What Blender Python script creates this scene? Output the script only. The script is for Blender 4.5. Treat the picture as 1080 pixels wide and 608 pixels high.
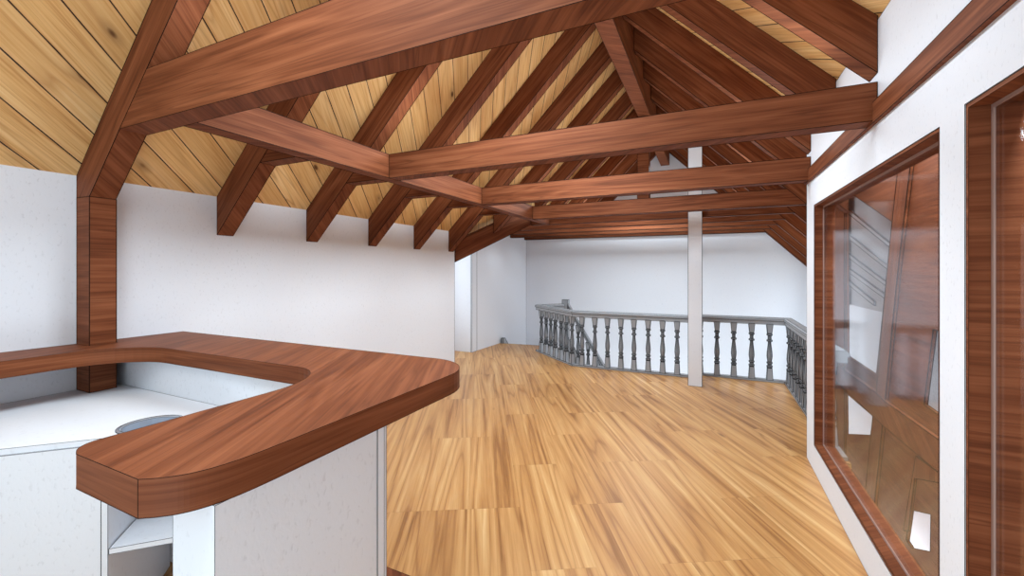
import bpy, bmesh, math, random
from mathutils import Vector, Matrix
from mathutils.geometry import tessellate_polygon

for o in list(bpy.data.objects):
    bpy.data.objects.remove(o, do_unlink=True)
S = bpy.context.scene
COL = S.collection

# ------------------------------------------------------------------ camera
FPX, YAW, HOR = 445.453, 0.4379, 284.945
EYE = 1.68
cam_d = bpy.data.cameras.new('camera')
cam = bpy.data.objects.new('camera', cam_d)
COL.objects.link(cam)
cam.location = (0, 0, EYE)
cam.rotation_euler = (math.pi / 2, 0, YAW)
cam_d.sensor_fit = 'HORIZONTAL'
cam_d.sensor_width = 36
cam_d.lens = FPX / 1080 * 36
cam_d.shift_y = (HOR - 304) / 1080
cam_d.clip_start = 0.05
S.camera = cam

# ------------------------------------------------------------------ light
W = bpy.data.worlds.new('world')
S.world = W
W.use_nodes = True
bg = W.node_tree.nodes['Background']
bg.inputs[0].default_value = (0.76, 0.92, 1.0, 1)
bg.inputs[1].default_value = 0.75

def area(name, loc, aim, sx, sy, watts, col=(0.805, 0.93, 1.015)):
    l = bpy.data.lights.new(name, 'AREA')
    l.shape = 'RECTANGLE'; l.size = sx; l.size_y = sy; l.energy = watts; l.color = col
    o = bpy.data.objects.new(name, l); COL.objects.link(o)
    o.location = loc
    o.rotation_euler = (Vector(aim) - Vector(loc)).to_track_quat('-Z', 'Y').to_euler()
    return o
# added fill lights, out of view: rear, alcove, landing, lower hall, side aisle
area('rear_fill', (-1.0, -7.0, 2.6), (-1.2, 4.0, 2.0), 9.0, 5.0, 20)  # added broad fill far behind the camera
area('rear_low_fill', (-0.5, -0.75, 0.12), (-0.9, 0.9, 3.0), 1.3, 0.8, 18)  # added fill aimed up at the tie undersides and near roof
area('alcove_fill', (-4.9, 6.4, 1.5), (0, 7.2, 1.3), 1.6, 2.0, 21)  # unseen fill hidden by the left wall, brightens the far end
area('landing_fill', (1.8, 8.4, 0.9), (-2.5, 8.0, 1.2), 2.8, 1.4, 8)  # added fill behind the right wall for the stairwell end
area('lower_hall_fill', (-0.8, 8.8, -2.6), (-0.8, 8.8, 2), 3.0, 2.0, 62)  # added upward fill below the stairwell
area('aisle_fill', (1.06, 3.0, 3.3), (1.06, 3.0, 0), 0.25, 6.0, 190)  # added fill above the gap, brightens the partition face
area('side_hall_fill', (1.6, 4.5, -1.6), (1.6, 4.5, 3), 0.4, 6.0, 60)  # added fill that whitens the wall behind the partition openings
# added fill without fixtures: area lights under the ridge, upward strips above the ties
for yy, ww in ((0.2, 36), (2.5, 54), (4.3, 62), (7.7, 82)):
    area('ridge_fill', (-1.2, yy, 3.3), (-1.2, yy, 0), 1.0, 1.4, ww)  # invented light, evens out the room from above
for yy, ww in ((1.25, 6), (2.84, 8), (4.44, 8), (6.03, 8), (8.42, 9)):
    area('tie_fill', (-0.9, yy, 2.78), (-0.9, yy, 5), 2.8, 0.06, ww)  # invented strip, brightens the roof underside
S.view_settings.view_transform = 'Standard'
S.view_settings.look = 'None'
S.view_settings.gamma = 1
S.view_settings.use_curve_mapping = False
S.view_settings.exposure = 0.58

# ------------------------------------------------------------------ materials
def srgb(r, g, b):
    f = lambda c: (c / 255 / 12.92) if c / 255 <= 0.04045 else ((c / 255 + 0.055) / 1.055) ** 2.4
    return (f(r), f(g), f(b), 1)

class NT:
    def __init__(s, name):
        s.m = bpy.data.materials.new(name)
        s.m.use_nodes = True
        s.t = s.m.node_tree
        s.b = s.t.nodes['Principled BSDF']
    def n(s, typ, **kw):
        nd = s.t.nodes.new(typ)
        for k, v in kw.items():
            setattr(nd, k, v)
        return nd
    def link(s, a, b):
        s.t.links.new(a, b)
    def val(s, sock, v):
        if hasattr(v, 'is_output') or isinstance(v, bpy.types.NodeSocket):
            s.link(v, sock)
        else:
            sock.default_value = v
    def math(s, op, a, b=0.0, c=0.0):
        nd = s.n('ShaderNodeMath', operation=op)
        s.val(nd.inputs[0], a); s.val(nd.inputs[1], b); s.val(nd.inputs[2], c)
        return nd.outputs[0]
    def vmath(s, op, a, b):
        nd = s.n('ShaderNodeVectorMath', operation=op)
        s.val(nd.inputs[0], a); s.val(nd.inputs[1], b)
        return nd.outputs['Value'] if op == 'DOT_PRODUCT' else nd.outputs[0]
    def combine(s, x, y, z):
        nd = s.n('ShaderNodeCombineXYZ')
        s.val(nd.inputs[0], x); s.val(nd.inputs[1], y); s.val(nd.inputs[2], z)
        return nd.outputs[0]
    def noise(s, vec, scale, detail=3.0, rough=0.55, dist=0.0, w=None):
        nd = s.n('ShaderNodeTexNoise', noise_dimensions='4D' if w is not None else '3D')
        s.val(nd.inputs['Vector'], vec)
        if w is not None: s.val(nd.inputs['W'], w)
        nd.inputs['Scale'].default_value = scale
        nd.inputs['Detail'].default_value = detail
        nd.inputs['Roughness'].default_value = rough
        nd.inputs['Distortion'].default_value = dist
        return nd.outputs['Fac']
    def ramp(s, fac, stops, interp='LINEAR'):
        nd = s.n('ShaderNodeValToRGB')
        nd.color_ramp.interpolation = interp
        els = nd.color_ramp.elements
        while len(els) > 1: els.remove(els[0])
        els[0].position, els[0].color = stops[0]
        for p, c in stops[1:]:
            e = els.new(p); e.color = c
        s.link(fac, nd.inputs[0])
        return nd.outputs[0]
    def mix(s, fac, a, b, blend='MIX'):
        nd = s.n('ShaderNodeMix', data_type='RGBA', blend_type=blend)
        s.val(nd.inputs[0], fac); s.val(nd.inputs[6], a); s.val(nd.inputs[7], b)
        return nd.outputs[2]
    def obj(s):
        return s.n('ShaderNodeTexCoord').outputs['Object']
    def rnd(s):
        return s.n('ShaderNodeObjectInfo').outputs['Random']
    def bump(s, h, strength=0.1, dist=0.01):
        nd = s.n('ShaderNodeBump')
        nd.inputs['Strength'].default_value = strength
        nd.inputs['Distance'].default_value = dist
        s.link(h, nd.inputs['Height'])
        s.link(nd.outputs[0], s.b.inputs['Normal'])
    def done(s, color, rough=0.5, spec=0.4):
        s.val(s.b.inputs['Base Color'], color)
        s.val(s.b.inputs['Roughness'], rough)
        s.b.inputs['Specular IOR Level'].default_value = spec
        return s.m

def walnut_mat(name='walnut', turn=0.0, rough=0.62, counter=False):
    t = NT(name)
    tc = t.n('ShaderNodeTexCoord')
    co = tc.outputs['Object']
    sn = t.n('ShaderNodeSeparateXYZ'); t.link(tc.outputs['Normal'], sn.inputs[0])
    flat = t.math('GREATER_THAN', t.math('ABSOLUTE', sn.outputs[2]), 0.6)
    mp = t.n('ShaderNodeMapping'); mp.inputs['Rotation'].default_value = (0, 0, turn)
    t.link(co, mp.inputs[0])
    if counter:      # edges: grain runs round the slab
        sp = t.n('ShaderNodeSeparateXYZ'); t.link(co, sp.inputs[0])
        co = t.combine(t.math('SUBTRACT', sp.outputs[0], sp.outputs[1]), sp.outputs[2], 0.3)
    mv = t.n('ShaderNodeMix', data_type='VECTOR')
    t.link(flat, mv.inputs[0]); t.link(co, mv.inputs[4]); t.link(mp.outputs[0], mv.inputs[5])
    co = mv.outputs[1]
    if not counter:  # faces square to the length: grain across
        sp = t.n('ShaderNodeSeparateXYZ'); t.link(tc.outputs['Object'], sp.inputs[0])
        mv = t.n('ShaderNodeMix', data_type='VECTOR')
        t.link(t.math('GREATER_THAN', t.math('ABSOLUTE', sn.outputs[0]), 0.6), mv.inputs[0])
        t.link(co, mv.inputs[4]); t.link(t.combine(sp.outputs[1], sp.outputs[2], sp.outputs[0]), mv.inputs[5])
        co = mv.outputs[1]
    w = t.math('MULTIPLY', t.rnd(), 37.0)
    broad = t.noise(t.vmath('MULTIPLY', co, (0.5, 5.5, 5.5)), 1.0, 2, 0.5, 0.7, w)
    rings = t.math('PINGPONG', t.math('MULTIPLY', broad, 7.0), 0.5)
    fine = t.noise(t.vmath('MULTIPLY', co, (2.2, 95, 95)), 1.0, 3, 0.65, 0.2, w)
    mid = t.noise(t.vmath('MULTIPLY', co, (0.9, 30, 30)), 1.0, 3, 0.6, 0.8, w)
    f = t.math('ADD', t.math('MULTIPLY', broad, 0.22), t.math('ADD', t.math('MULTIPLY', mid, 0.38), t.math('ADD', t.math('MULTIPLY', fine, 0.30), t.math('MULTIPLY', rings, 0.20))))
    vn = t.noise(t.vmath('MULTIPLY', co, (0.35, 13, 13)), 1.0, 2, 0.5, 0.5, w)
    vl = t.math('PINGPONG', t.math('MULTIPLY', vn, 8.0), 0.5)
    vein = t.ramp(vl, [(0.0, (1, 1, 1, 1)), (0.05, (0.5, 0.5, 0.5, 1)), (0.13, (0, 0, 0, 1))])
    c = t.ramp(f, [(0.32, srgb(78, 38, 20)), (0.46, srgb(112, 61, 36)), (0.57, srgb(131, 76, 48)), (0.72, srgb(153, 95, 63))])
    c = t.mix(t.math('MULTIPLY', vein, t.math('MULTIPLY', mid, 0.9)), c, srgb(76, 38, 21))
    t.bump(fine, 0.06, 0.004)
    return t.done(c, rough, 0.12)

def pine_mat():
    t = NT('pine_boards')
    co = t.obj()
    sp = t.n('ShaderNodeSeparateXYZ'); t.link(co, sp.inputs[0])
    x, y = sp.outputs[0], sp.outputs[1]
    al = t.math('ADD', t.math('MULTIPLY', x, -0.636), t.math('MULTIPLY', y, 0.772))
    ac = t.math('ADD', t.math('MULTIPLY', x, 0.772), t.math('MULTIPLY', y, 0.636))
    q = t.math('DIVIDE', t.math('ADD', ac, 2.763), 0.168)
    idx = t.math('FLOOR', q)
    fr = t.math('FRACT', q)
    wn = t.n('ShaderNodeTexWhiteNoise', noise_dimensions='1D'); t.link(idx, wn.inputs['W'])
    r = wn.outputs['Value']
    off = t.math('MULTIPLY', r, 23.0)
    v = t.combine(t.math('ADD', al, off), ac, off)
    g1 = t.noise(t.vmath('MULTIPLY', v, (0.9, 16, 1)), 1, 3, 0.55, 0.8)
    g2 = t.noise(t.vmath('MULTIPLY', v, (2.5, 90, 1)), 1, 3, 0.6, 0.2)
    g3 = t.noise(t.vmath('MULTIPLY', v, (0.7, 3.0, 1)), 1, 2, 0.5, 0.4)
    f = t.math('ADD', t.math('MULTIPLY', g1, 0.38), t.math('ADD', t.math('MULTIPLY', g2, 0.38), t.math('MULTIPLY', g3, 0.24)))
    c = t.ramp(f, [(0.34, srgb(184, 128, 72)), (0.45, srgb(220, 172, 110)), (0.56, srgb(234, 192, 132)), (0.69, srgb(243, 212, 160))])
    pv = t.math('PINGPONG', t.math('MULTIPLY', t.noise(t.vmath('MULTIPLY', v, (0.35, 7, 1)), 1, 1, 0.4, 0.3), 14.0), 0.5)
    pl = t.ramp(pv, [(0.0, (1, 1, 1, 1)), (0.10, (0.35, 0.35, 0.35, 1)), (0.22, (0, 0, 0, 1))])
    c = t.mix(t.math('MULTIPLY', pl, t.math('MULTIPLY', g3, 0.8)), c, srgb(176, 122, 68))
    tone = t.mix(t.math('MULTIPLY', r, 0.35), c, srgb(176, 122, 66))
    # knots
    vo = t.n('ShaderNodeTexVoronoi', feature='F1')
    t.link(t.vmath('MULTIPLY', v, (2.6, 6.0, 1)), vo.inputs['Vector']); vo.inputs['Scale'].default_value = 1.0
    kn = t.ramp(vo.outputs['Distance'], [(0.0, (1, 1, 1, 1)), (0.065, (0.9, 0.9, 0.9, 1)), (0.11, (0.3, 0.3, 0.3, 1)), (0.26, (0, 0, 0, 1))])
    gate = t.n('ShaderNodeSeparateColor'); t.link(vo.outputs['Color'], gate.inputs[0])
    kf = t.math('MULTIPLY', kn, t.math('GREATER_THAN', gate.outputs[0], 0.42))
    tone = t.mix(kf, tone, srgb(82, 44, 20))
    wob = t.math('MULTIPLY', t.noise(t.vmath('MULTIPLY', v, (5, 5, 1)), 1, 2), 0.03)
    seam = t.math('LESS_THAN', t.math('ABSOLUTE', t.math('SUBTRACT', fr, 0.5)), t.math('SUBTRACT', 0.494, wob))
    c2 = t.mix(seam, srgb(56, 34, 26), tone)
    t.bump(seam, 0.3, 0.004)
    return t.done(c2, 0.55, 0.25)

def floor_mat():
    t = NT('oak_floor')
    co = t.obj()
    a = math.radians(29.4)
    sp = t.n('ShaderNodeSeparateXYZ'); t.link(co, sp.inputs[0])
    x, y = sp.outputs[0], sp.outputs[1]
    al = t.math('ADD', t.math('MULTIPLY', x, -math.sin(a)), t.math('MULTIPLY', y, math.cos(a)))
    ac = t.math('ADD', t.math('MULTIPLY', x, math.cos(a)), t.math('MULTIPLY', y, math.sin(a)))
    q = t.math('DIVIDE', t.math('ADD', ac, 0.457), 0.185)
    col = t.math('FLOOR', q); fr = t.math('FRACT', q)
    pair = t.math('FLOOR', t.math('DIVIDE', col, 2.0))
    wn = t.n('ShaderNodeTexWhiteNoise', noise_dimensions='1D'); t.link(t.math('MULTIPLY', pair, 3.7), wn.inputs['W'])
    st = t.math('MULTIPLY', t.math('GREATER_THAN', wn.outputs['Value'], 0.62), 0.5)
    q2 = t.math('ADD', t.math('DIVIDE', t.math('SUBTRACT', al, 2.978), 1.275), st)
    row = t.math('FLOOR', q2); fr2 = t.math('FRACT', q2)
    wn2 = t.n('ShaderNodeTexWhiteNoise', noise_dimensions='2D'); t.link(t.combine(col, row, 0), wn2.inputs['Vector'])
    r = wn2.outputs['Value']
    off = t.math('MULTIPLY', r, 31.0)
    v = t.combine(t.math('ADD', al, off), ac, off)
    off = t.math('MULTIPLY', t.math('FLOOR', t.math('MULTIPLY', r, 7.0)), 3.7)
    v = t.combine(t.math('ADD', al, off), ac, off)
    g1 = t.noise(t.vmath('MULTIPLY', v, (0.20, 4.2, 1)), 1, 1, 0.4, 0.35)
    rings = t.math('PINGPONG', t.math('MULTIPLY', g1, 9.0), 0.5)
    g2 = t.noise(t.vmath('MULTIPLY', v, (2.5, 85, 1)), 1, 4, 0.65, 0.3)
    g3 = t.noise(t.vmath('MULTIPLY', v, (0.45, 15, 1)), 1, 3, 0.55, 0.5)
    f = t.math('ADD', t.math('MULTIPLY', g1, 0.20), t.math('ADD', t.math('MULTIPLY', g2, 0.24), t.math('ADD', t.math('MULTIPLY', g3, 0.42), t.math('MULTIPLY', rings, 0.26))))
    f = t.math('ADD', f, t.math('MULTIPLY', t.math('SUBTRACT', r, 0.5), 0.05))
    c = t.ramp(f, [(0.35, srgb(148, 98, 52)), (0.44, srgb(182, 130, 76)), (0.53, srgb(197, 147, 91)), (0.62, srgb(208, 163, 107)), (0.71, srgb(225, 189, 138))])
    crack = t.ramp(rings, [(0.0, (1, 1, 1, 1)), (0.03, (0.6, 0.6, 0.6, 1)), (0.075, (0, 0, 0, 1))])
    c = t.mix(t.math('MULTIPLY', crack, t.math('MULTIPLY', g3, 0.75)), c, srgb(136, 86, 44))
    vo = t.n('ShaderNodeTexVoronoi', feature='F1'); t.link(t.vmath('MULTIPLY', v, (1.4, 4.5, 1)), vo.inputs['Vector']); vo.inputs['Scale'].default_value = 1
    gate = t.n('ShaderNodeSeparateColor'); t.link(vo.outputs['Color'], gate.inputs[0])
    kn = t.ramp(vo.outputs['Distance'], [(0.0, (1, 1, 1, 1)), (0.05, (0.6, 0.6, 0.6, 1)), (0.12, (0, 0, 0, 1))])
    c = t.mix(t.math('MULTIPLY', kn, t.math('GREATER_THAN', gate.outputs[0], 0.7)), c, srgb(110, 68, 36))
    e1 = t.math('LESS_THAN', fr2, 0.0022)
    e2 = t.math('LESS_THAN', fr, 0.008)
    seam = t.math('MAXIMUM', e1, e2)
    c = t.mix(t.math('MULTIPLY', seam, 0.28), c, srgb(104, 66, 38))
    return t.done(c, 0.38, 0.35)

def plaster_mat(name, base, dark, scale=1.0):
    t = NT(name)
    co = t.obj()
    n1 = t.noise(t.vmath('MULTIPLY', co, (80 * scale, 80 * scale, 45 * scale)), 1, 3, 0.5, 0.4)
    n2 = t.noise(co, 2.6 * scale, 3, 0.5)
    fl = t.ramp(n1, [(0.0, (1, 1, 1, 1)), (0.30, (0.9, 0.9, 0.9, 1)), (0.40, (0, 0, 0, 1))])
    c = t.mix(t.math('MULTIPLY', fl, t.math('MULTIPLY', n2, 0.8)), base, dark)
    t.bump(n1, 0.12, 0.006)
    return t.done(c, 0.75, 0.2)

def flat_mat(name, col, rough=0.5, var=0.06, spec=0.4, metal=0.0):
    t = NT(name)
    n = t.noise(t.vmath('MULTIPLY', t.obj(), (9, 9, 9)), 1, 2)
    d = tuple(c * (1 - var * 2) for c in col[:3]) + (1,)
    c = t.mix(n, d, col)
    t.b.inputs['Metallic'].default_value = metal
    return t.done(c, rough, spec)

def glass_mat():
    t = NT('window_glass')
    n = t.noise(t.obj(), 1.5, 1)
    tr = t.n('ShaderNodeBsdfTransparent'); tr.inputs[0].default_value = (0.97, 0.97, 0.97, 1)
    gl = t.n('ShaderNodeBsdfGlossy'); t.val(gl.inputs['Roughness'], t.math('MULTIPLY_ADD', n, 0.02, 0.07))
    gl.inputs['Color'].default_value = (0.95, 0.96, 1, 1)
    fr = t.n('ShaderNodeFresnel')
    back = t.n('ShaderNodeNewGeometry').outputs['Backfacing']
    t.link(t.math('SUBTRACT', 1.5, t.math('MULTIPLY', back, 1.5 - 1 / 1.5)), fr.inputs[0])
    mx = t.n('ShaderNodeMixShader')
    t.link(t.math('MULTIPLY', fr.outputs[0], 0.7), mx.inputs[0]); t.link(tr.outputs[0], mx.inputs[1]); t.link(gl.outputs[0], mx.inputs[2])
    t.link(mx.outputs[0], t.t.nodes['Material Output'].inputs['Surface'])
    return t.m

M = dict(
    walnut=walnut_mat('walnut', math.radians(50)), top=walnut_mat('walnut_counter', math.radians(-119.4), 0.5, True), pine=pine_mat(), floor=floor_mat(),
    wall=plaster_mat('white_plaster', srgb(228, 230, 236), srgb(200, 201, 206)),
    smooth=plaster_mat('white_paint', srgb(228, 230, 236), srgb(214, 214, 220), 0.6),
    rail=flat_mat('grey_paint', srgb(158, 160, 164), 0.45),
    steel=flat_mat('brushed_steel', srgb(200, 208, 220), 0.25, 0.04, 0.5, 0.6),
    screen=flat_mat('screen_grey', srgb(176, 178, 184), 0.6),
    bead=flat_mat('glazing_seal', srgb(168, 140, 130), 0.4),
    glass=glass_mat(),
    ink=flat_mat('dark_joint', srgb(34, 20, 14), 0.8, 0.02, 0.1),
    greyink=flat_mat('grey_joint', srgb(72, 74, 78), 0.8, 0.02, 0.1),
    darkink=flat_mat('slate_joint', srgb(52, 54, 58), 0.8, 0.02, 0.1),
)
INK = {'walnut': 'ink', 'top': 'ink', 'wall': 'greyink', 'smooth': 'greyink', 'rail': 'darkink', 'screen': 'darkink', 'floor': 'ink', 'steel': 'greyink', 'pine': 'ink'}

# ------------------------------------------------------------------ geometry helpers
class MB:
    """collects world-space vertices and faces"""
    def __init__(s):
        s.v = []; s.f = []
    def add(s, vs, fs):
        k = len(s.v); s.v += [Vector(p) for p in vs]; s.f += [tuple(i + k for i in f) for f in fs]
        return s
    def prism(s, loops, plane, a, b):
        """outline loops (first outer, the rest holes) in plane XY / XZ / YZ, extruded from a to b"""
        if not isinstance(loops[0][0], (tuple, list)): loops = [loops]
        def P(p, h):
            return {'XY': (p[0], p[1], h), 'XZ': (p[0], h, p[1]), 'YZ': (h, p[0], p[1])}[plane]
        tris = tessellate_polygon([[Vector((p[0], p[1], 0)) for p in l] for l in loops])
        flat = [p for l in loops for p in l]; n = len(flat)
        vs = [P(p, a) for p in flat] + [P(p, b) for p in flat]
        fs = []
        if len(loops) == 1:
            fs += [tuple(range(n)), tuple(range(n, 2 * n))]
        else:
            fs += [tuple(t) for t in tris] + [tuple(i + n for i in t) for t in tris]
        k = 0
        for l in loops:
            m = len(l)
            for i in range(m):
                j = (i + 1) % m
                fs.append((k + i, k + j, k + j + n, k + i + n))
            k += m
        return s.add(vs, fs)
    def box(s, x0, x1, y0, y1, z0, z1):
        return s.prism([(x0, y0), (x1, y0), (x1, y1), (x0, y1)], 'XY', z0, z1)
    def lathe(s, prof, c, seg=12):
        vs = []; fs = []
        for r, z in prof:
            for i in range(seg):
                a = 2 * math.pi * i / seg
                vs.append((c[0] + r * math.cos(a), c[1] + r * math.sin(a), c[2] + z))
        for k in range(len(prof) - 1):
            for i in range(seg):
                j = (i + 1) % seg
                fs.append((k * seg + i, k * seg + j, (k + 1) * seg + j, (k + 1) * seg + i))
        fs += [tuple(range(seg)), tuple(range((len(prof) - 1) * seg, len(prof) * seg))]
        return s.add(vs, fs)
    def taper(s, c, z0, h0, z1, h1, ang=0.0):
        """square frustum about c with half widths h0 (bottom) and h1 (top)"""
        vs = []
        for z, h in ((z0, h0), (z1, h1)):
            for sx, sy in ((-1, -1), (1, -1), (1, 1), (-1, 1)):
                x, y = sx * h, sy * h
                vs.append((c[0] + x * math.cos(ang) - y * math.sin(ang), c[1] + x * math.sin(ang) + y * math.cos(ang), c[2] + z))
        return s.add(vs, [(0, 1, 2, 3), (4, 5, 6, 7), (0, 1, 5, 4), (1, 2, 6, 5), (2, 3, 7, 6), (3, 0, 4, 7)])
    def sweep(s, prof, path):
        """profile of (sideways, up) points swept along 3D path points, mitred in plan"""
        n = len(prof); vs = []; fs = []
        P = [Vector(p) for p in path]
        for i, p in enumerate(P):
            d0 = (P[i] - P[i - 1]).to_2d().normalized() if i else None
            d1 = (P[i + 1] - P[i]).to_2d().normalized() if i < len(P) - 1 else None
            d0 = d0 or d1; d1 = d1 or d0
            t = (d0 + d1).normalized()
            nrm = Vector((-t.y, t.x)); k = 1 / max(0.3, t.dot(d0))
            for u, z in prof:
                vs.append((p.x + nrm.x * u * k, p.y + nrm.y * u * k, p.z + z))
        for i in range(len(P) - 1):
            for j in range(n):
                q = (j + 1) % n
                fs.append((i * n + j, i * n + q, (i + 1) * n + q, (i + 1) * n + j))
        fs += [tuple(range(n)), tuple(range((len(P) - 1) * n, len(P) * n))]
        return s.add(vs, fs)
    def build(s, name, mat, parent=None, axis=None, up=None, origin=None, line=1.0, smooth=False, props=None):
        """link as ONE mesh object; axis = direction that becomes local X (grain)"""
        if origin is None:
            n = len(s.v)
            origin = Vector((sum(p.x for p in s.v) / n, sum(p.y for p in s.v) / n, min(p.z for p in s.v)))
        R = Matrix.Identity(3)
        if axis is not None:
            ex = Vector(axis).normalized(); uz = Vector(up or ((0, 0, 1) if abs(ex.z) < 0.9 else (0, 1, 0)))
            ey = uz.cross(ex).normalized(); ez = ex.cross(ey)
            R = Matrix((ex, ey, ez)).transposed()
        X = Matrix.Translation(origin) @ R.to_4x4()
        Xi = X.inverted()
        bm = bmesh.new()
        bv = [bm.verts.new(Xi @ p) for p in s.v]
        for f in s.f:
            try: bm.faces.new([bv[i] for i in f])
            except ValueError: pass
        bmesh.ops.recalc_face_normals(bm, faces=bm.faces)
        if smooth:
            for f in bm.faces: f.smooth = True
        ink = INK.get(mat)
        if ink and line > 0:
            eye = Vector((0, 0, EYE))
            ds = [(p - eye).length for p in s.v]
            d = 0.6 * min(ds) + 0.4 * sum(ds) / len(ds)
            r = min(0.006, max(0.0009, 0.00062 * d)) * line
            if ink == 'greyink': r *= 0.9
            todo = []
            for e in bm.edges:
                if len(e.link_faces) == 2 and e.calc_face_angle(0) > math.radians(28):
                    todo.append((e.verts[0].co.copy(), e.verts[1].co.copy()))
            for a, b in todo:
                d = (b - a)
                if d.length < 1e-5: continue
                d.normalize()
                u = d.orthogonal().normalized(); w = d.cross(u)
                q = []
                for c in (a, b):
                    for k in range(4):
                        an = k * math.pi / 2
                        q.append(bm.verts.new(c + (u * math.cos(an) + w * math.sin(an)) * r))
                for k in range(4):
                    j = (k + 1) % 4
                    fc = bm.faces.new((q[k], q[j], q[4 + j], q[4 + k])); fc.material_index = 1
        me = bpy.data.meshes.new(name)
        bm.to_mesh(me); bm.free()
        me.materials.append(M[mat])
        if ink: me.materials.append(M[ink])
        o = bpy.data.objects.new(name, me)
        COL.objects.link(o)
        o.matrix_world = X
        if parent is not None:
            o.parent = parent
            o.matrix_parent_inverse = Matrix.Translation(parent.location).inverted()
        if props: tag(o, **props)
        return o

def tag(o, label=None, cat=None, group=None, kind=None):
    for k, v in (('label', label), ('category', cat), ('group', group), ('kind', kind)):
        if v: o[k] = v
    return o

def thing(name, label, cat, loc, group=None):
    o = bpy.data.objects.new(name, None)
    COL.objects.link(o); o.location = loc; o.empty_display_size = 0.1
    return tag(o, label, cat, group)

def struct(o, label=None):
    o['kind'] = 'structure'
    if label: o['label'] = label
    return o

def on_x(x, y, X):
    """point of the plane x = X on the sight line measured at (x, y)"""
    r = (x - 540) / FPX; s, c = math.sin(YAW), math.cos(YAW)
    Y = -X * (c + r * s) / (s - r * c)
    d = -s * X + c * Y
    return (Y, EYE + (HOR - y) * d / FPX)

# ------------------------------------------------------------------ measures
XL, XR, TW = -3.44, 0.788, 0.12          # left wall face, right wall face, wall thickness
YEL, YER, YB = 5.33, 4.549, 10.08        # ends of the left and right walls, back wall
Y0, SP, T = 1.187, 0.7971, 0.121         # first frame, rafter spacing, timber thickness
ZT, ZH = 2.455, 2.654                    # tie bottom and top
XH = -2.444                              # purlin face
RB = -1.2                                # rear end of what is built
LU, LD = 5.686, 5.39                     # left roof: z = x + LU (boards), x + LD (rafter soffit)
RU, RD = 3.785, 3.489                    # right roof: z = RU - x, RD - x
RIDGE = (RU - LU) / 2

# ------------------------------------------------------------------ setting
fl = MB().prism([(-5, RB), (0.91, RB), (0.91, YER), (1.11, YER), (1.11, 7.46), (-0.13, 7.46), (-0.13, 7.23),
                 (-2.19, 7.23), (-3.14, 8.09), (-3.32, 8.78), (-4.3, 8.66), (-5, 8.66)], 'XY', -0.25, 0)
struct(fl.build('floor', 'floor', origin=Vector((0, 0, 0)), line=0.7), 'diagonal oak plank floor')
struct(MB().box(-5.2, 2.0, 6, 10.3, -2.9, -2.8).build('floor', 'floor', origin=Vector((0, 0, -2.8)), line=0), 'lower floor at the foot of the stairwell')

struct(MB().prism([(RB, 0), (YEL, 0), (YEL, XL + LU + 0.01), (RB, XL + LU + 0.01)], 'YZ', XL - TW, XL).build('wall_left', 'wall', origin=Vector((0, 0, 0))))
struct(MB().prism([(-5.1, YEL), (-3.56, YEL), (-3.56, YEL + 0.08), (-5.02, YEL + 0.08), (-5.02, 7.45), (-4.40, 7.45), (-4.31, YB), (-4.45, YB), (-4.5, 7.55), (-5.1, 7.55)], 'XY', -2.8, 2.72)
       .build('wall_alcove', 'smooth', origin=Vector((0, 0, 0))))
struct(MB().box(-4.41, -4.385, 7.44, 7.64, 0, 2.44).build('trim_1', 'smooth'), 'narrow white upright strip at the alcove corner')
gable = [(-4.6, -2.8), (2.1, -2.8), (2.1, RU - 2.1), (RIDGE, RU - RIDGE), (-2.9, LU - 2.9), (-4.6, 2.9)]
struct(MB().prism(gable, 'XZ', YB, YB + 0.12).build('wall_back', 'smooth', origin=Vector((0, 0, 0))))

win1 = (2.134, 4.262, 0.215, 2.222)
win2 = (-0.9, 1.96, 0.215, 2.245)
ring = lambda w: [(w[0], w[2]), (w[1], w[2]), (w[1], w[3]), (w[0], w[3])]
struct(MB().prism([[(RB, 0), (YER, 0), (YER, RU - XR - 0.02), (RB, RU - XR - 0.02)], ring(win1), ring(win2)], 'YZ', XR, XR + TW)
       .build('wall_right', 'wall', origin=Vector((0, 0, 0))))
struct(MB().box(XR - 0.022, XR + 0.01, RB, YER - 0.02, 2.444, 2.55).build('trim_2', 'walnut', axis=(0, 1, 0)), 'walnut wall plate band above the windows')
for i, w in enumerate((win1, win2)):
    e = bpy.data.objects.new('window_%d' % (i + 1), None); COL.objects.link(e); e.location = (XR + 0.06, (w[0] + w[1]) / 2, w[2])
    struct(e, 'far glazed opening in the right wall' if i == 0 else 'near glazed opening in the right wall')
    g = 0.016
    inner = (w[0] + g, w[1] - g, w[2] + g, w[3] - g)
    MB().prism([ring((w[0] + .001, w[1] - .001, w[2] + .001, w[3] - .001)), ring(inner)], 'YZ', XR + 0.003, XR + TW + 0.02).build('window_frame', 'walnut', e, axis=(0, 1, 0), line=0.7)
    b = (inner[0] + .012, inner[1] - .012, inner[2] + .012, inner[3] - .012)
    MB().prism([ring(inner), ring(b)], 'YZ', XR + 0.058, XR + 0.064).build('glazing_bead', 'bead', e, line=0)
    gp = MB(); gp.box(XR + 0.065, XR + 0.071, inner[0], inner[1], inner[2], inner[3])
    gp.build('glass', 'glass', e, line=0)

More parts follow.
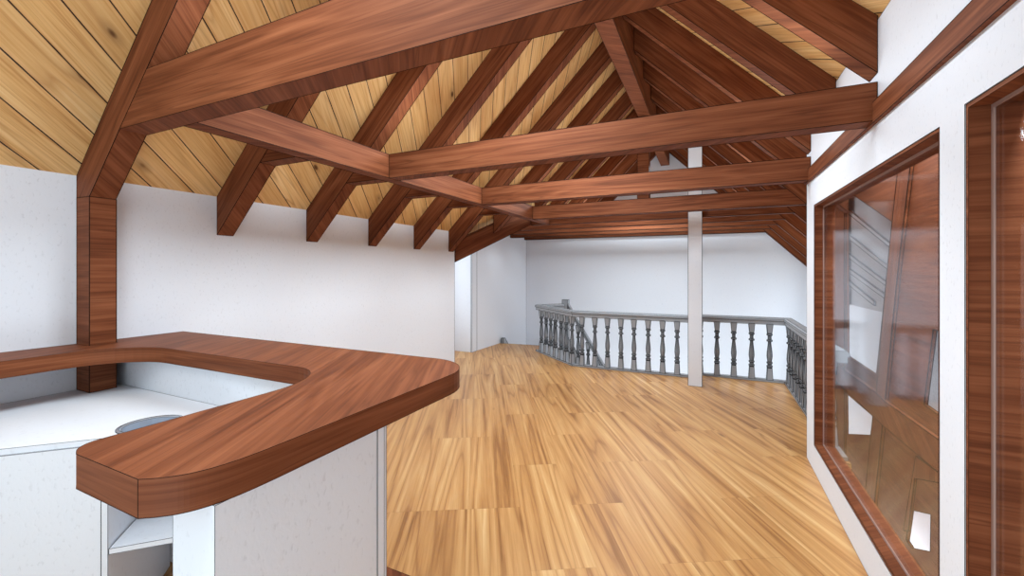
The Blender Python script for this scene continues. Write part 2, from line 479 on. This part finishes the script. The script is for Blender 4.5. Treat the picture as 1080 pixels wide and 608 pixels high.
# roof boarding (underside pine), left and right slopes
def slope(poly, k, c, name, label, d=0.035):
    m = MB(); n = len(poly)
    vs = [(x, y, c + k * x) for x, y in poly] + [(x, y, c + k * x + d) for x, y in poly]
    m.add(vs, [tuple(range(n)), tuple(range(n, 2 * n))] + [(i, (i + 1) % n, (i + 1) % n + n, i + n) for i in range(n)])
    struct(m.build(name, 'pine', axis=(1, 0, k), up=(-k, 0, 1), origin=Vector((0, 0, c)), line=0), label)
slope([(XL - TW, RB), (RIDGE, RB), (RIDGE, YB), (-2.9, YB), (-2.9, 7.3), (-3.25, 6.35), (XL - TW, 6.0)], 1, LU, 'ceiling', 'pine boarding of the left roof slope')
slope([(RIDGE, RB), (XR + TW, RB), (XR + TW, YER), (1.235, YER), (1.235, 6.76), (2.05, 6.76), (2.05, YB), (RIDGE, YB)], -1, RU, 'ceiling', 'pine boarding of the right roof slope')
struct(MB().box(-5.1, -2.86, YEL, YB, 2.72, 2.76).build('ceiling', 'walnut', axis=(0, 1, 0), line=0.6), 'dark timber soffit over the alcove')

# ------------------------------------------------------------------ roof timbers
ORD = ['first', 'second', 'third', 'fourth', 'fifth', 'sixth', 'seventh', 'eighth', 'ninth', 'tenth', 'eleventh', 'twelfth']
TIES = (0, 2, 4, 6, 7, 8, 9, 10, 11)
for k in range(12):
    y = Y0 + SP * k
    # left slope
    if k <= 5:
        xe = XL + 0.001
        if k == 0:
            poly = [(XL + 0.16, 2.11), (XL + 0.16, XL + 0.16 + LU - .004), (RIDGE, RIDGE + LU - .004), (RIDGE, RIDGE + LD)]
            poly[0] = (XL + 0.16, XL + 0.16 + LD)
            poly = [(XL + 0.003, XL + LD + 0.163), (XL + 0.003, XL + LU), (-.999, -.999 + LU), (-.999, -.999 + LD), (XL + 0.16, XL + 0.16 + LD)]
        else:
            poly = [(xe, xe + LD), (xe, xe + LU), (-.999, -.999 + LU), (-.999, -.999 + LD)]
    else:
        xe = -3.12 if k == 6 else -2.735
        poly = [(xe, xe + LD), (xe, xe + LU), (-.999, -.999 + LU), (-.999, -.999 + LD)]
    if k == 0: lab = 'left-slope walnut rafter rising from the tall post by the bar'
    elif k <= 5: lab = '%s plumb-cut walnut rafter end on the left wall, counted after the post' % ORD[k - 1]
    elif k == 6: lab = 'left-slope walnut rafter landing on the sloping valley timber'
    else: lab = '%s of the left-slope rafters beyond the valley timber' % ORD[k - 7]
    MB().prism(poly, 'XZ', y, y + T).build('rafter', 'walnut', axis=(1, 0, 1), props=dict(label=lab, cat='rafter', group='left slope rafters'))
    # right slope
    xe = (XR - 0.002) if k < 5 else 1.24 if k < 7 else 2.04
    poly = [(xe, RD - xe), (xe, RU - xe), (-.817, RU + .817), (-.817, RD + .817)]
    if k < 5: lab = '%s right-slope walnut rafter from the camera, landing on the windowed wall' % ORD[k]
    else: lab = '%s right-slope rafter running down past the end of the windowed wall' % ORD[k - 5]
    MB().prism(poly, 'XZ', y, y + T).build('rafter', 'walnut', axis=(1, 0, -1), props=dict(label=lab, cat='rafter', group='right slope rafters'))
    # stub between rafter and purlin
    if 1 <= k <= 5:
        MB().box(ZT - LD, XH - 0.122, y + .004, y + T - .004, ZT, ZH).build('roof_stub', 'walnut', axis=(1, 0, 0), props=dict(
            label='short level timber tying the %s plumb-cut rafter to the long purlin' % ORD[k - 1], cat='beam', group='short stubs behind the purlin'))
    if k in TIES:
        xl = {0: ZT - LD - 0.003, 7: -2.80, 8: -3.38, 9: -3.92, 10: -4.33, 11: -4.31}.get(k, XH)
        xr = XR - 0.003 if k < 5 else RD - ZT
        lab = {0: 'nearest great walnut tie, crossing the top of the frame from the post',
               2: 'second walnut tie across the room, ending above the far window',
               4: 'third walnut tie, ending at the far end of the windowed wall',
               6: 'fourth walnut tie, just over the white column'}.get(k) or '%s of the close-set ties beyond the white column' % ORD[k - 7]
        g = 'close-set ties over the stairwell' if k > 6 else 'room ties'
        top = ZH if k else ZH + 0.075
        poly = [(xl, ZT), (xr, ZT), (xr, top), (xl, top)]
        if k == 0: poly = [(xl, ZT), (xr, ZT), (xr, top), (top - LD, top)]
        if k >= 6: poly = [(xl, ZT), (xr, ZT), (RD - top, top), (xl, top)]
        MB().prism(poly, 'XZ', y, y + T).build('roof_tie', 'walnut', axis=(1, 0, 0), props=dict(label=lab, cat='beam', group=g))

MB().box(XH - 0.12, XH - .002, Y0 + T, 6.72, ZT + .001, ZH).build('purlin', 'walnut', axis=(0, 1, 0), props=dict(
    label='long walnut purlin along the left side linking the room ties', cat='beam'))
MB().box(-0.996, -0.82, RB, YB - .01, 4.034, 4.60).build('ridge_timber', 'walnut', axis=(0, 1, 0), props=dict(
    label='walnut ridge timber running along the top of the roof', cat='beam'))
v = MB()
a, b = Vector((XL + .01, YEL + .01, 1.80)), Vector((-2.78, 6.68, 2.452))
n2 = Vector((-(b - a).y, (b - a).x, 0)).normalized() * 0.12
hh = Vector((0, 0, 0.30))
v.add([a, b, b + hh, a + hh, a + n2, b + n2, b + n2 + hh, a + n2 + hh], [(0, 1, 2, 3), (4, 5, 6, 7), (0, 1, 5, 4), (1, 2, 6, 5), (2, 3, 7, 6), (3, 0, 4, 7)])
v.build('valley_rafter', 'walnut', axis=b - a, props=dict(label='diagonal walnut valley timber rising from the end of the left wall', cat='rafter'))
MB().box(-1.01, -0.835, 6.70, 6.82, ZH + .002, 4.034).build('king_post', 'walnut', axis=(1, 0, 0), props=dict(
    label='upright walnut king post under the ridge behind the third tie', cat='post'))
MB().prism([(XL + 0.003, 0.962), (XL + 0.16, 0.962), (XL + 0.16, XL + 0.16 + LD), (XL + 0.003, XL + 0.163 + LD)], 'XZ', Y0, Y0 + T + .003).build('timber_post', 'walnut', axis=(0, 1, 0), up=(0, 0, 1), props=dict(
    label='tall walnut post on the white work surface, carrying the nearest roof frame', cat='post'))
c = MB(); c.box(-0.285, -0.10, 6.64, 6.83, 0, ZT - 0.001)
c2 = MB(); c2.prism([(-0.285, 0), (-0.10, 0), (-0.10, RU + .10), (-0.285, RU + .285)], 'XZ', 6.64, 6.765)
c2.build('white_column', 'smooth', props=dict(label='square white column standing in front of the balustrade', cat='column'))

# ------------------------------------------------------------------ balustrades
HR = [(-0.045, 0.860), (0.045, 0.860), (0.045, 0.910), (0.060, 0.918), (0.060, 0.945), (0.042, 0.965), (-0.042, 0.965), (-0.060, 0.945), (-0.060, 0.918), (-0.045, 0.910)]
BR = [(-0.05, 0), (0.05, 0), (0.05, 0.03), (-0.05, 0.03)]
VASE = [(0.024, .20), (0.026, .212), (0.037, .218), (0.037, .238), (0.024, .245), (0.024, .268), (0.036, .274), (0.036, .292), (0.024, .300), (0.031, .34), (0.036, .38), (0.033, .44), (0.024, .52), (0.018, .58), (0.018, .600),
        (0.036, .606), (0.036, .626), (0.023, .634), (0.021, .66), (0.023, .690), (0.036, .696), (0.036, .716), (0.024, .724), (0.024, .735)]
def baluster(parent, x, y, ang=0.0, z=0.0, h=1.0):
    m = MB()
    m.taper((x, y, z), 0.028 * h, 0.040, 0.205, 0.030, ang)
    m.lathe(VASE, (x, y, z), 10)
    m.taper((x, y, z), 0.728, 0.028, 0.870 * h, 0.042, ang)
    return m.build('baluster', 'rail', parent, line=0.95)

bl = thing('balustrade', 'grey turned balustrade left of the white column, with an angled corner and newel', 'railing', (-1.5, 7.17, 0))
pathL = [(-0.19, 7.17), (-2.16, 7.17), (-3.19, 8.12), (-2.80, 8.53)]
MB().sweep(HR, [(x, y, 0) for x, y in pathL]).build('handrail', 'rail', bl, line=0.6)
MB().sweep(BR, [(x, y, 0) for x, y in pathL]).build('base_rail', 'rail', bl, line=0.75)
for x in (-0.25, -0.468, -0.686, -0.908, -1.133, -1.345, -1.569, -1.785, -2.01):
    baluster(bl, x, 7.17)
ca = math.atan2(8.12 - 7.17, -3.19 + 2.16)
for i in range(7):
    t = (i + 0.3) / 6.9
    baluster(bl, -2.16 - 1.03 * t, 7.17 + 0.95 * t, ca)
for t in (0.3, 0.65):
    baluster(bl, -3.19 + 0.39 * t, 8.12 + 0.41 * t, 0.8)
nw = MB(); nw.taper((-2.76, 8.57, 0), -0.2, 0.06, 1.05, 0.06, 0.0)
nw.build('newel_post', 'rail', bl, line=0.8)

br = thing('balustrade', 'grey turned balustrade right of the white column, turning back to the windowed wall', 'railing', (0.4, 7.4, 0))
pathR = [(-0.19, 7.40), (1.05, 7.40), (1.05, 4.60)]
MB().sweep(HR, [(x, y, 0) for x, y in pathR]).build('handrail', 'rail', br, line=0.6)
MB().sweep(BR, [(x, y, 0) for x, y in pathR]).build('base_rail', 'rail', br, line=0.75)
for x in (-0.135, 0.102, 0.337, 0.579, 0.815): baluster(br, x, 7.40)
for i in range(11): baluster(br, 1.05, 7.26 - 0.235 * i)

sr = thing('stair_railing', 'grey sloping stair railing descending behind the balustrade', 'railing', (-2.4, 8.6, -0.5))
A, B = Vector((-2.70, 8.57, 0)), Vector((-1.0, 8.57, -2.75))
MB().sweep([(p, q) for p, q in HR], [A, B]).build('handrail', 'rail', sr, line=0.75)
MB().sweep([(-0.03, 0.0), (0.03, 0.0), (0.03, 0.25), (-0.03, 0.25)], [A, B]).build('stringer', 'rail', sr, line=0.75)
for i in range(1, 8):
    t = i / 8
    p = A.lerp(B, t)
    baluster(sr, p.x, p.y, 0, p.z)
MB().prism([(8.64, -0.06), (8.64, 0.12), (8.72, 0.12), (9.6, -0.75), (9.6, -1.05)], 'YZ', -4.318, -4.26).build('stair_skirting', 'rail', props=dict(
    label='small grey stair skirting end at the foot of the alcove wall', cat='skirting'))
# treads winding down behind the landing edge
for i in range(6):
    z = -0.19 * (i + 1)
    MB().box(-4.28, -3.0, 8.80 + 0.2 * i, 9.06 + 0.2 * i, z - 0.04, z).build('stair_tread', 'walnut', axis=(1, 0, 0), line=0.7, props=dict(
        label='walnut tread of the flight going down beyond the landing edge', cat='stair', group='stair treads below the landing'))

# ------------------------------------------------------------------ bar
def arc(cx, cy, r, a0, a1, n=10, ry=None):
    return [(cx + r * math.cos(math.radians(a0 + (a1 - a0) * i / n)), cy + (ry or r) * math.sin(math.radians(a0 + (a1 - a0) * i / n))) for i in range(n + 1)]
ZC, ZCB = 1.237, 1.154
def spline(p, n=4):
    out = []
    for i in range(len(p) - 1):
        a, b, c, d = [Vector(p[max(0, min(len(p) - 1, i + k))]) for k in (-1, 0, 1, 2)]
        for j in range(n):
            t = j / n
            out.append(tuple(0.5 * (2 * b + (c - a) * t + (2 * a - 5 * b + 4 * c - d) * t * t + (3 * b - a - 3 * c + d) * t ** 3)))
    return out + [p[-1]]
top = [(XL + .002, RB), (XL + .002, 1.184), (XL + .163, 1.184), (XL + .163, 1.315), (XL + .002, 1.315), (XL + .002, 1.752)]
top += arc(-1.24, 1.502, 0.25, 90, 0, 12)                    # far rounded corner
top += spline([(-0.99, 0.80), (-0.99, 0.72), (-0.992, 0.66), (-0.998, 0.605), (-1.010, 0.563), (-1.030, 0.526), (-1.060, 0.496), (-1.094, 0.473)])  # near rounded corner
top += [(-1.379, 0.475)]
top += arc(-1.379, 0.545, 0.066, 255, 180, 6)[0:] 
top += [(-1.443, 0.62), (-1.443, 1.00)]
top += arc(-1.70, 1.02, 0.257, 0, 90, 10, 0.312)
top += [(-2.77, 1.332)] + arc(-2.78, 1.01, 0.322, 90, 180, 12)[0:]
top += [(-3.102, RB)]
ct = MB().prism(top, 'XY', ZCB, ZC)
ct.build('bar_countertop', 'top', origin=Vector((-1.2, 1.1, ZCB)), line=0.8, props=dict(label='thick U-shaped walnut bar countertop with rounded ends', cat='countertop'))

bb = thing('bar_front', 'white plastered bar front under the far and near arms of the walnut counter', 'bar', (-1.1, 0.8, 0))
MB().prism([(XL + .003, 1.368), (-1.38, 1.368), (-1.38, 1.48), (XL + .003, 1.48)], 'XY', 0, ZCB - .001).build('back_panel', 'wall', bb, line=0.8)
MB().box(-1.165, -1.0, 0.572, 1.078, 0, ZCB - .001).build('front_panel', 'wall', bb, line=0.8)
MB().box(-1.165, -0.998, 1.081, 1.111, 0, ZCB - .001).build('edge_strip', 'smooth', bb, line=0.8)
MB().box(-1.165, -1.003, 1.114, 1.128, 0, ZCB - .001).build('end_panel', 'smooth', bb, line=0.8)

e = 3.242   # diagonal front line: y = x + e  (to the left) 
wt = [(XL + .003, RB), (XL + .003, 1.366), (-1.876, 1.366), (-2.80, 0.44), (-2.80, RB)]
sk = arc(-2.352, 1.068, 0.115, 0, 345, 23)
MB().prism([wt, sk], 'XY', 0.935, 0.96).build('work_surface', 'smooth', origin=Vector((-3, 1, 0.935)), line=0.6, props=dict(
    label='white corner work surface below the walnut counter, around the post foot', cat='worktop'))
cab = thing('corner_cabinet', 'white diagonal cabinet under the work surface, with an open shelf bay', 'cabinet', (-2.5, 1.0, 0))
d = 0.012
MB().prism([(-2.83, 0.40), (-2.345, 0.885), (-2.362, 0.902), (-2.86, 0.404)], 'XY', 0.0, 0.9345).build('front_panel', 'wall', cab, line=0.7)
MB().prism([(-2.345, 0.886), (-2.329, 0.902), (-2.775, 1.348), (-2.791, 1.332)], 'XY', 0, 0.922).build('side_panel', 'smooth', cab, line=0.7)
MB().prism([(-2.328, 0.905), (-1.885, 1.348), (-1.885, 1.366), (-2.77, 1.366), (-2.77, 1.352)], 'XY', 0.462, 0.485).build('shelf', 'smooth', cab, line=0.7)
MB().prism([(-2.345, .885), (-1.88, 1.35), (-1.90, 1.364), (-2.36, .903)], 'XY', 0.922, 0.9345).build('top_rail', 'smooth', cab, line=0.5)
sb = thing('sink_basin', 'small round steel sink set into the white work surface', 'sink', (-2.352, 1.068, 0.82))
prof = [(0.123, 0.9605), (0.123, 0.963), (0.112, 0.965), (0.104, 0.960), (0.098, 0.90), (0.085, 0.845), (0.03, 0.83), (0.0301, 0.826), (0.09, 0.838), (0.104, 0.90), (0.112, 0.957)]
m = MB(); seg = 28; vs = []; fs = []
for r, z in prof:
    for i in range(seg):
        q = 2 * math.pi * i / seg; vs.append((-2.352 + r * math.cos(q), 1.068 + r * math.sin(q), z))
for k in range(len(prof)):
    kk = (k + 1) % len(prof)
    for i in range(seg):
        j = (i + 1) % seg; fs.append((k * seg + i, k * seg + j, kk * seg + j, kk * seg + i))
m.add(vs, fs).build('bowl', 'steel', sb, line=0.7)
MB().lathe([(0.029, 0.0), (0.029, 0.006), (0.02, 0.008)], (-2.352, 1.068, 0.828), 16).build('drain', 'steel', sb, line=0)
MB().prism([(-3.3, 1.50), (-1.30, 1.50), (-1.30, 1.855), (-3.3, 1.855)], 'XY', 0.0, 0.006).build('step_board', 'walnut', axis=(1, 0, 0), line=0.6, props=dict(
    label='low dark walnut board on the floor at the foot of the bar', cat='board'))

# ------------------------------------------------------------------ timber partition seen through the glass
XP = 1.25
pp = thing('timber_partition', 'dark walnut framed partition with white openings, behind the window glass', 'partition', (XP, 3.5, 0))
P = lambda pts: [on_x(x, y, XP) for x, y in pts]
holes = [P([(892.5, 209), (900.4, 206), (941, 234), (931.2, 329.7), (924.2, 396.4), (893.4, 375.4)]),
         P([(892, 414.5), (920.5, 439), (918.6, 459.3), (892.5, 458)]),
         P([(960, 538), (982, 543), (981.3, 582.4), (960.6, 578), (955.6, 570)]),
         P([(984.3, 347.4), (1003, 354), (1003, 447), (974.5, 427)])]
ytop = YER - 0.02
outer = [(1.05, -1.6), (6.74, -1.6), (6.74, 3.1), (1.05, 3.1)]
MB().prism([outer] + holes, 'YZ', XP, XP + 0.018).build('board_panel', 'walnut', pp, axis=(0, 1, 0), line=1.6)
def member(name, pts, depth, shift=0.0, line=1.6, axis=(0, 1, 0)):
    q = [on_x(x, y, XP - depth) for x, y in pts]
    MB().prism(q, 'YZ', XP - depth, XP - 0.001 + shift).build(name, 'walnut', pp, axis=axis, line=line)
member('leaning_post', [(948.5, 165), (962, 158), (946.5, 290), (933.4, 423.8), (920.5, 548), (909, 560), (918.3, 460.7), (924.2, 414.5), (934.5, 298), (941, 234)], 0.02, axis=(0, -0.3, 1))
member('brace', [(867.4, 374), (924.2, 414.5), (933.4, 423.8), (991, 465), (1080, 532.6), (1130, 570), (1130, 618), (1080, 579.6), (991, 499.4), (930.2, 448.3), (920.5, 439), (892, 411.7), (867.4, 391.3)], 0.03, axis=(0, 1, 0.6))
member('end_post', [(858, 180), (890.6, 205), (890.6, 478), (858, 478)], 0.015, axis=(0, 0, 1))
member('lower_post', [(966, 481.5), (1003, 508), (1003, 512), (964.7, 505), (958, 560), (953, 560)], 0.012, axis=(0, 0, 1))
struct(MB().box(1.9, 2.0, RB, YB, -2.8, 2.9 if False else 1.86).build('wall_stair', 'smooth', origin=Vector((0, 0, 0)), line=0.5), 'white wall behind the timber partition')
SX = XP + 0.04
MB().prism([on_x(x, y, SX) for x, y in ((872, 180), (950, 180), (950, 334), (872, 316))], 'YZ', SX, SX + 0.02).build('slat_backing', 'screen', pp, line=0)
for (xa, ya), (xb, yb) in (((880, 209), (950, 266)), ((880, 235.5), (950, 291)), ((880, 256.5), (950, 309)), ((880, 272), (950, 323)), ((880, 284), (922, 318))):
    q = [on_x(x, y, SX - .012) for x, y in ((xa, ya), (xb, yb), (xb, yb + 4.5), (xa, ya + 4.5))]
    MB().prism(q, 'YZ', SX - .012, SX - .001).build('slat', 'screen', pp, line=1.2)
